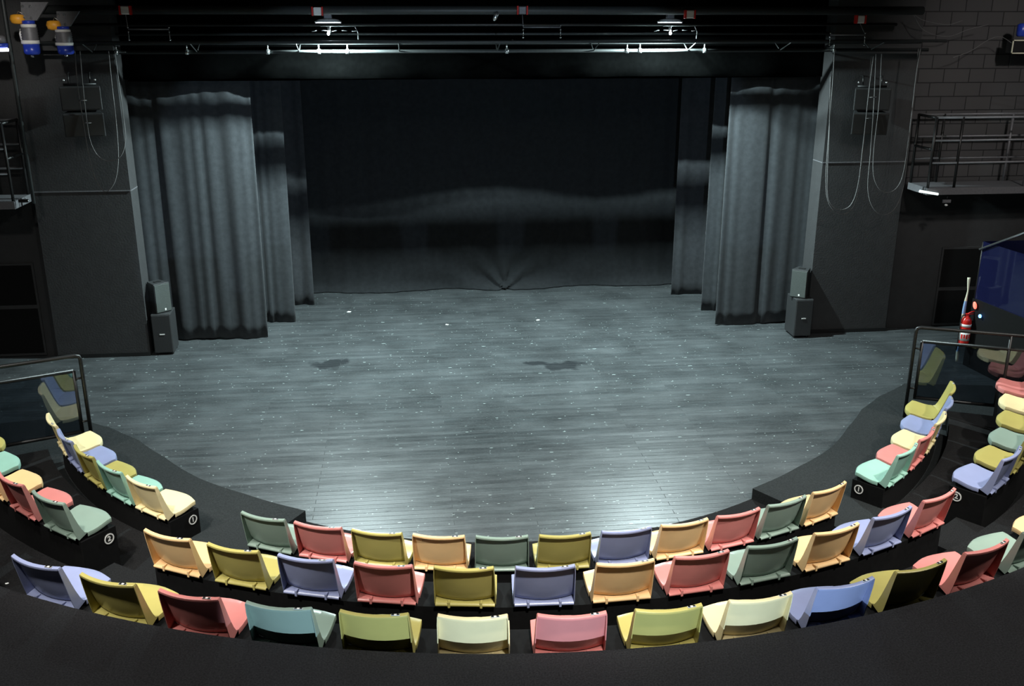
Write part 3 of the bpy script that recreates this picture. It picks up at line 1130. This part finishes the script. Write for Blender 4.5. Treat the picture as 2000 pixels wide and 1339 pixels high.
# lighting truss: three chords and short braces
t = thing('lighting_truss', 'long dark ladder truss running across just above the stage opening', 'truss', (0, 1.42, 4.28))
for (dy, dz, r) in ((0, 0, 0.024), (-0.46, 0.13, 0.020), (0.22, 0.10, 0.018)):
    b = NB(); tube(b, [(-5.9, dy, dz), (0, dy, dz), (6.3, dy, dz)], r, 12)
    obj('chord', b, M_PIPE, t)
for i in range(9):
    x = -5.2 + i * 1.33
    b = NB(); tube(b, [(x, 0, 0), (x, -0.46, 0.13)], 0.008, 6)
    tube(b, [(x, 0, 0), (x, 0.22, 0.10)], 0.008, 6)
    obj('brace', b, M_PIPE, t)
for x in (-2.95, -2.28, -1.90, 1.92, 2.10, 3.02, -4.9, -4.0, 4.9, 0.25):
    b = NB(); lathe(b, [(0.032, -0.022), (0.036, -0.012), (0.036, 0.012), (0.032, 0.022)], 12, Matrix.Translation((x, 0, 0)) @ Matrix.Rotation(R(90), 4, 'Y'))
    tube(b, [(x, 0, 0.03), (x, 0, 0.085)], 0.010, 8)
    obj('pipe_clamp', b, M_CHROME, t)
pipe('thick grey pipe high across the front of the stage', 0.95, at(1000, 20, .95).z, -5.7, 5.9, 0.055, M_PIPE)
pipe('thin dark pipe between the thick pipe and the truss', 1.05, at(1000, 48, 1.05).z, -5.4, 5.6, 0.020, M_STEEL)
pipe('thin dark pipe just above the truss, farther back', 1.85, at(1000, 66, 1.85).z, -5.0, 5.0, 0.018, M_PIPE)

# working lamps
for (lx, ly, lz), side, px in ((LAMPS[0], 'left', 622), (LAMPS[1], 'right', 1325)):
    t = thing('work_lamp', 'lit working lamp with white reflector above the %s part of the truss' % side, 'lamp', (lx, ly, lz), 0, 'lit work lamps')
    b = NB(); lathe(b, [(0.012, 0.050), (0.016, 0.060), (0.016, 0.10), (0.008, 0.12)], 14)
    o = obj('lamp_holder', b, M_STEEL, t)
    b = NB()
    ring = []
    prof = [(0.06, 0.195), (0.13, 0.182), (0.17, 0.158), (0.175, 0.163), (0.13, 0.19), (0.06, 0.205)]
    for k in range(32):
        c, s = math.cos(2 * PI * k / 32), math.sin(2 * PI * k / 32)
        ring.append([b.verts.new((q * c * 1.0, q * s * 0.7, zz)) for q, zz in prof])
    for k in range(32):
        A, B = ring[k], ring[(k + 1) % 32]
        for q in range(len(prof)):
            b.faces.new((A[q], A[(q + 1) % len(prof)], B[(q + 1) % len(prof)], B[q]))
    obj('reflector', b, M_REFL, t)
    b = NB(); lathe(b, [(0.155, 0.136), (0.165, 0.142), (0.165, 0.150), (0.12, 0.155)], 24, Matrix.Scale(0.7, 4, (0, 1, 0))); obj('lit_glass', b, M_TUBEL, t)
    b = NB(); box(b, -0.05, 0.05, -0.04, 0.04, 0.19, 0.29); obj('housing', b, M_GREYMET, t, bevel=0.006)
    b = NB(); tube(b, [(0, 0, 0.12), (0, 0, 0.19)], 0.009); obj('stem', b, M_STEEL, t)
    b = NB(); lathe(b, [(0.006, -0.008), (0.014, -0.002), (0.018, 0.012), (0.013, 0.03), (0.009, 0.05)], 14, Matrix.Translation((0, -0.055, 0)))
    obj('bulb', b, M_LAMP, t)
    b = NB()
    for q in range(5):
        x = -0.22 + q * 0.13
        tube(b, [(x, -0.02, 0.04 + 0.01 * (q % 2)), (x + 0.07, -0.03, 0.05)], 0.006)
    tube(b, [(-0.1, -0.02, 0.11), (0.34, -0.02, 0.11)], 0.010)
    tube(b, [(0.34, -0.02, 0.11), (0.38, -0.02, 0.03), (0.38, 0.0, -0.06)], 0.008)
    tube(b, [(0.02, 0, 0.02), (0.02, 0, 0.11)], 0.008)
    obj('bracket', b, M_CHROME, t)

# pulley blocks with drop rods and spreader bars
for px, py, bx0, bx1, by, where in ((245, 20, 250, 330, 57, 'leftmost, above the left pillar'), (620, 22, 0, 0, 0, 'above the left work lamp'), (1020, 20, 1022, 1095, 53, 'above the middle of the stage'),
                             (1347, 28, 0, 0, 0, 'above the right work lamp'), (1680, 38, 1622, 1690, 68, 'rightmost, above the right pillar')):
    p = at(px, py, 0.86)
    t = thing('pulley_block', 'small red and white pulley block, %s' % where, 'pulley', p, 0, 'red and white pulley blocks')
    b = NB(); box(b, -0.05, 0.05, -0.04, 0.03, -0.05, 0.05); obj('sheave', b, M_GREYMET if px == 1020 else M_WHITE, t, bevel=0.012)
    for s in (-1, 1):
        b = NB(); box(b, s * 0.062 - 0.01, s * 0.062 + 0.01, -0.045, 0.035, -0.055, 0.055); obj('cheek_plate', b, M_RED, t, bevel=0.004)
    if bx0:
        q0 = at(bx0, by, 0.86) - p; q1 = at(bx1, by, 0.86) - p
        b = NB(); tube(b, [(0.0, -0.01, -0.05), q0 if abs(q0.x) < abs(q1.x) else q1], 0.005, 6); tube(b, [q0, q1], 0.010, 8)
        obj('spreader_bar', b, M_GREYMET, t)
        for q in (q0, q1):
            b = NB()
            for dz in (0.02, -0.03, -0.13):
                lathe(b, [(0.008, -0.008), (0.014, 0), (0.008, 0.008)], 8, Matrix.Translation(q + Vector((0, 0, dz))))
            tube(b, [q, q + Vector((0, 0, -0.13))], 0.003, 6)
            obj('shackle', b, M_CHROME, t)
# two small unlit lamps by the middle
for px, py, w_ in ((968, 32, 'upper'), (1000, 80, 'lower')):
    p = at(px, py, 0.88 if w_ == 'upper' else 1.0)
    b = NB(); lathe(b, [(0.012, -0.06), (0.028, -0.03), (0.03, 0.03), (0.015, 0.06)] if w_ == 'upper' else [(0.008, -0.02), (0.016, 0), (0.008, 0.02)], 12, Matrix.Translation(p) @ Matrix.Rotation(R(25), 4, 'Y'))
    tag(obj('rigging_shackle', b, M_CHROME), 'small bluish steel fitting, %s of two near the middle of the rigging' % w_, 'fitting')

# chain hoists, left
def hoist(px, py, label, s=1.0):
    p = at(px, py, 0.8)      # top centre of the bracket
    t = thing('chain_hoist', label, 'hoist', p, 0, 'chain hoists')
    def a(x, y): return at(px + x * s, py + y * s, 0.8) - p
    b = NB()
    vs = [a(-22, 0), a(32, 0), a(10, 36), a(-20, 36)]
    A = [b.verts.new(v) for v in vs]; B = [b.verts.new(v + Vector((0, 0.05, 0))) for v in vs]
    b.faces.new(A); b.faces.new(list(reversed(B)))
    for i in range(4):
        b.faces.new((A[i], B[i], B[(i + 1) % 4], A[(i + 1) % 4]))
    obj('bracket_plate', b, M_GREYMET, t)
    for x, y in ((-18, 8), (-3, 8), (-16, 31), (-1, 31)):
        b = NB(); lathe(b, [(0.018, -0.012), (0.012, 0.012)], 10, Matrix.Translation(a(x, y) + Vector((0, -0.01, 0))) @ Matrix.Rotation(R(90), 4, 'X'))
        obj('bolt', b, M_CHROME, t)
    def drum(name, x, y0, y1, r0, m, prof=None):
        c0, c1 = a(x, y0), a(x, y1)
        h = c0.z - c1.z
        b = NB()
        pr = prof or [(0.85, 0), (1, 0.1), (1, 0.9), (0.85, 1)]
        lathe(b, [(r0 * q, h * z) for q, z in pr], 18, Matrix.Translation(c1))
        return obj(name, b, m, t)
    drum('collar', -6, 36, 43, 0.075, M_BLUE)
    drum('gearbox', -6, 43, 50, 0.09, M_WHITE)
    drum('motor_body', -2, 50, 76, 0.10, M_GREYMET, [(0.9, 0), (1, 0.05), (0.92, 0.12), (1, 0.2), (0.92, 0.3), (1, 0.4), (0.92, 0.5), (1, 0.6), (0.92, 0.7), (1, 0.8), (0.92, 0.9), (1, 1)])
    drum('lower_flange', -2, 74, 82, 0.105, M_WHITE)
    drum('end_cap', 2, 82, 103, 0.095, M_BLUE, [(0.7, 0), (0.95, 0.12), (1, 0.3), (1, 1)])
    drum('swivel', 2, 103, 108, 0.02, M_CHROME)
    c = a(-28, 33)
    b = NB(); lathe(b, [(0.03, -0.06), (0.06, -0.045), (0.072, 0.0), (0.06, 0.045), (0.03, 0.055)], 14, Matrix.Translation(c) @ Matrix.Scale(1.25, 4, (1, 0, 0)))
    obj('chain_bag', b, M_ORANGE, t)
    b = NB(); tube(b, [c + Vector((0, 0, 0.05)), c + Vector((0.02, 0, 0.09)), a(-14, 24)], 0.006); obj('hook', b, M_CHROME, t)
    b = NB(); tube(b, [a(-20, 52), a(-22, 62), a(-18, 76)], 0.018); obj('conduit', b, M_WHITE, t)


hoist(62, 4, 'larger grey chain hoist with blue cap and orange bag, at the far left top')
hoist(128, 22, 'smaller grey chain hoist with blue cap and orange bag, right of the larger one', 0.82)
# spot at the far left edge
p = at(2, 92, 0.6)
t = thing('spotlight', 'grey and blue spotlight with lit lens at the far left edge', 'lamp', p)
b = NB(); lathe(b, [(0.07, 0), (0.085, 0.02), (0.085, 0.055)], 18, Matrix.Translation((0, 0, -0.01))); obj('front_ring', b, M_BLUE, t)
b = NB(); lathe(b, [(0.078, -0.04), (0.082, -0.005)], 18, Matrix.Translation((0, 0, -0.01))); obj('lens', b, M_TUBEB, t)
b = NB(); lathe(b, [(0.07, 0.048), (0.065, 0.12), (0.03, 0.14)], 18); obj('body', b, M_GREYMET, t)

# hanging cables
def smooth(pts, n=8):
    out = []
    P = [Vector(p) for p in pts]
    P = [P[0] * 2 - P[1]] + P + [P[-1] * 2 - P[-2]]
    for i in range(1, len(P) - 2):
        for k in range(n):
            t = k / n
            a, b_, c, d = P[i - 1], P[i], P[i + 1], P[i + 2]
            out.append(0.5 * ((2 * b_) + (c - a) * t + (2 * a - 5 * b_ + 4 * c - d) * t * t + (3 * b_ - a - 3 * c + d) * t ** 3))
    out.append(P[-2])
    return out


def cable(label, pix, Y, r=0.006, m=M_CABLE):
    b = NB(); tube(b, smooth([at(x, y, Y) for x, y in pix]), r, 6)
    return tag(obj('hanging_cable', b, m), label, 'cable', 'hanging cables')


cable('outer grey cable looping low in front of the left pillar', [(146, 100), (152, 170), (163, 240), (173, 300), (185, 345), (205, 374), (224, 355), (231, 310), (227, 240), (218, 160), (212, 100)], 1.18)
cable('inner grey cable looping shorter in front of the left pillar', [(156, 100), (162, 170), (170, 240), (178, 280), (194, 307), (216, 314), (237, 303), (245, 270), (240, 220), (232, 160), (224, 100)], 1.14)
cable('leftmost grey cable loop in front of the right pillar', [(1630, 98), (1625, 180), (1618, 270), (1613, 350), (1618, 395), (1638, 417), (1662, 410), (1675, 380), (1682, 330), (1692, 230), (1702, 110)], 1.18)
cable('grey cable loop nearly matching the leftmost one on the right pillar', [(1622, 150), (1620, 250), (1616, 370), (1626, 402), (1645, 409), (1663, 398), (1676, 360), (1686, 280), (1697, 180), (1706, 110)], 1.10)
cable('lowest wide grey cable loop beside the right pillar speaker', [(1711, 105), (1707, 200), (1700, 300), (1695, 365), (1703, 402), (1722, 419), (1745, 410), (1762, 375), (1772, 310), (1784, 200), (1794, 95)], 1.16)
cable('higher wide grey cable loop beside the right pillar speaker', [(1722, 105), (1717, 200), (1707, 290), (1706, 340), (1716, 367), (1733, 376), (1752, 366), (1765, 335), (1776, 260), (1789, 150), (1798, 95)], 1.12)
for x, y, w_ in ((162, 196, 'upper left'), (171, 240, 'lower left'), (1705, 190, 'upper right'), (1697, 231, 'lower right')):
    p = at(x, y, 1.13)
    b = NB(); tube(b, [p - Vector((0.05, 0, 0)), p + Vector((0.05, 0, 0.003))], 0.007, 6)
    tag(obj('cable_tie', b, M_CHROME), 'small pale cable tie, %s of the four on the hanging cables' % w_, 'cable tie', 'cable ties')
cable('slack thin cable high by the right block wall, upper curve', [(1785, 28), (1805, 40), (1850, 48), (1880, 40)], 1.3, 0.004)
cable('slack thin cable high by the right block wall, steeper curve', [(1785, 30), (1800, 55), (1825, 68), (1858, 70), (1890, 58), (1930, 48)], 1.35, 0.004)
cable('slack thin cable drooping below the others by the right block wall', [(1862, 112), (1895, 100), (1930, 78), (1955, 72), (1979, 86)], 1.33, 0.004)

# vertical pipe at the far left
p0, p1 = at(18, 100, 1.2), at(58, 345, 1.2)
b = NB(); tube(b, [(p1.x, 1.2, 2.35), (p1.x, 1.2, 7.0)], 0.024, 10)
tag(obj('upright_pipe', b, M_PIPE), 'vertical grey pipe left of the left pillar', 'pipe')

# speaker frame and blue fitting at the right edge
p = at(1990, 92, 1.3)
t = thing('framed_box', 'small dark box with beige frame high at the right edge', 'box', p)
b = NB(); box(b, -0.10, 0.35, 0.0, 0.15, -0.08, 0.10); obj('case', b, M_STEEL, t)
b = NB()
for x0, x1, z0, z1 in ((-0.11, 0.36, 0.085, 0.10), (-0.11, 0.36, -0.09, -0.075), (-0.11, -0.095, -0.09, 0.10), (0.345, 0.36, -0.09, 0.10)):
    box(b, x0, x1, -0.012, -0.001, z0, z1)
obj('front_frame', b, M_CREAM, t)
p = at(1996, 60, 1.3)
b = NB(); lathe(b, [(0.05, -0.08), (0.07, -0.06), (0.07, 0.08), (0.04, 0.1)], 16, Matrix.Translation(p))
tag(obj('motor_cap', b, M_BLUE), 'blue cylindrical motor cap above the beige framed box', 'motor')

# ------------------------------------------------------------------ catwalks
def catwalk(sgn, side, xin, zf, y0, y1, xo):
    t = thing('catwalk', 'narrow steel catwalk with tubular railings high on the %s' % side, 'catwalk', (xin, y0, zf), 0, 'side catwalks')
    X = lambda x: (x - xin)
    b = NB(); x0, x1 = sorted((0, xo - xin)); box(b, x0, x1, 0, y1 - y0, -0.10, 0.0)
    obj('deck', b, M_GREYMET, t)
    L = xo - xin
    for yy in (0.03, y1 - y0 - 0.03):
        b = NB()
        for z in (0.36, 0.68, 1.0):
            tube(b, [(sgn * 0.02, yy, z), (L, yy, z)], 0.016, 8)
        obj('rail', b, M_GREYMET, t)
        for x in (0.02, 0.42, 1.5, 2.6):
            b = NB(); tube(b, [(sgn * x, yy, 0), (sgn * x, yy, 1.01)], 0.02, 8)
            obj('upright', b, M_STEEL if x < 0.5 else M_GREYMET, t)
    b = NB()
    b.free()
    for z in (0.55, 1.0):
        b = NB(); tube(b, [(sgn * 0.02, 0.03, z), (sgn * 0.02, y1 - y0 - 0.03, z)], 0.02, 8)
        obj('end_rail', b, M_STEEL, t)


catwalk(1, 'right', 6.36, 2.36, 1.05, 1.62, 9.85)
catwalk(-1, 'left', -6.30, 2.42, 0.95, 1.55, -9.85)
# tube lamp and small sign under the right catwalk
p0, p1 = at(1796, 373, 1.02), at(1832, 379, 1.02)
b = NB(); tube(b, [p0, p1], 0.018, 10)
tag(obj('tube_lamp', b, M_TUBE), 'short lit white tube under the end of the right catwalk', 'lamp')
p = at(1849, 393, 1.12)
t = thing('hanging_fitting', 'small white fitting hanging beneath the right catwalk', 'fitting', p)
b = NB(); box(b, -0.06, 0.06, -0.01, 0.01, -0.02, 0.025); obj('plate', b, M_GREYMET, t)
b = NB(); lathe(b, [(0.012, -0.07), (0.026, -0.055), (0.012, -0.04)], 10); obj('knob', b, M_WHITE, t)
b = NB(); tube(b, [(0, 0, 0.02), (0, 0, 0.075)], 0.005, 6); obj('rod', b, M_STEEL, t)
p = at(50, 392, 0.98)
t = thing('hanging_fitting', 'small steel clamp fitting under the end of the left catwalk', 'fitting', p)
b = NB(); box(b, -0.09, 0.03, -0.01, 0.02, -0.02, 0.02); obj('plate', b, M_STEEL, t)
for q in ((0.0, 0, 0.035), (0.03, 0, 0.0)):
    b = NB(); lathe(b, [(0.006, -0.008), (0.012, 0.0), (0.006, 0.008)], 8, Matrix.Translation(q)); obj('stud', b, M_CHROME, t)

# ------------------------------------------------------------------ litter
def scrap(px, py, z, size, label, seed):
    rnd = random.Random(seed)
    a = at(px, py, 0.0); d = a - CAM
    p = CAM + d * ((z - CAM.z) / d.z)
    b = NB()
    top = []; bot = []
    for k in range(9):
        an = 2 * PI * k / 9
        r = size * rnd.uniform(0.6, 1.1)
        top.append(b.verts.new((r * math.cos(an), 0.7 * r * math.sin(an), 0.004 + rnd.uniform(0, size * 0.15))))
        bot.append(b.verts.new((r * math.cos(an), 0.7 * r * math.sin(an), 0.0)))
    b.faces.new(top); b.faces.new(list(reversed(bot)))
    for k in range(9):
        b.faces.new((bot[k], bot[(k + 1) % 9], top[(k + 1) % 9], top[k]))
    o = obj('paper_scrap', b, M_WHITE, loc=p + Vector((0, 0, 0.001)))
    tag(o, label, 'litter', 'white scraps on the floors')


scrap(682, 609, 0, 0.045, 'white paper scrap on the stage boards, left and far upstage', 1)
scrap(873, 634, 0, 0.03, 'white paper scrap on the stage boards, middle of the upstage ones', 2)
scrap(1051, 625, 0, 0.035, 'white paper scrap on the stage boards, rightmost of the upstage ones', 3)
scrap(1095, 1193, 0.54, 0.016, 'tiny white scrap on the carpet behind the middle row', 4)
scrap(14, 1140, 1.1, 0.012, 'tiny white scrap on the walkway at the far left', 5)
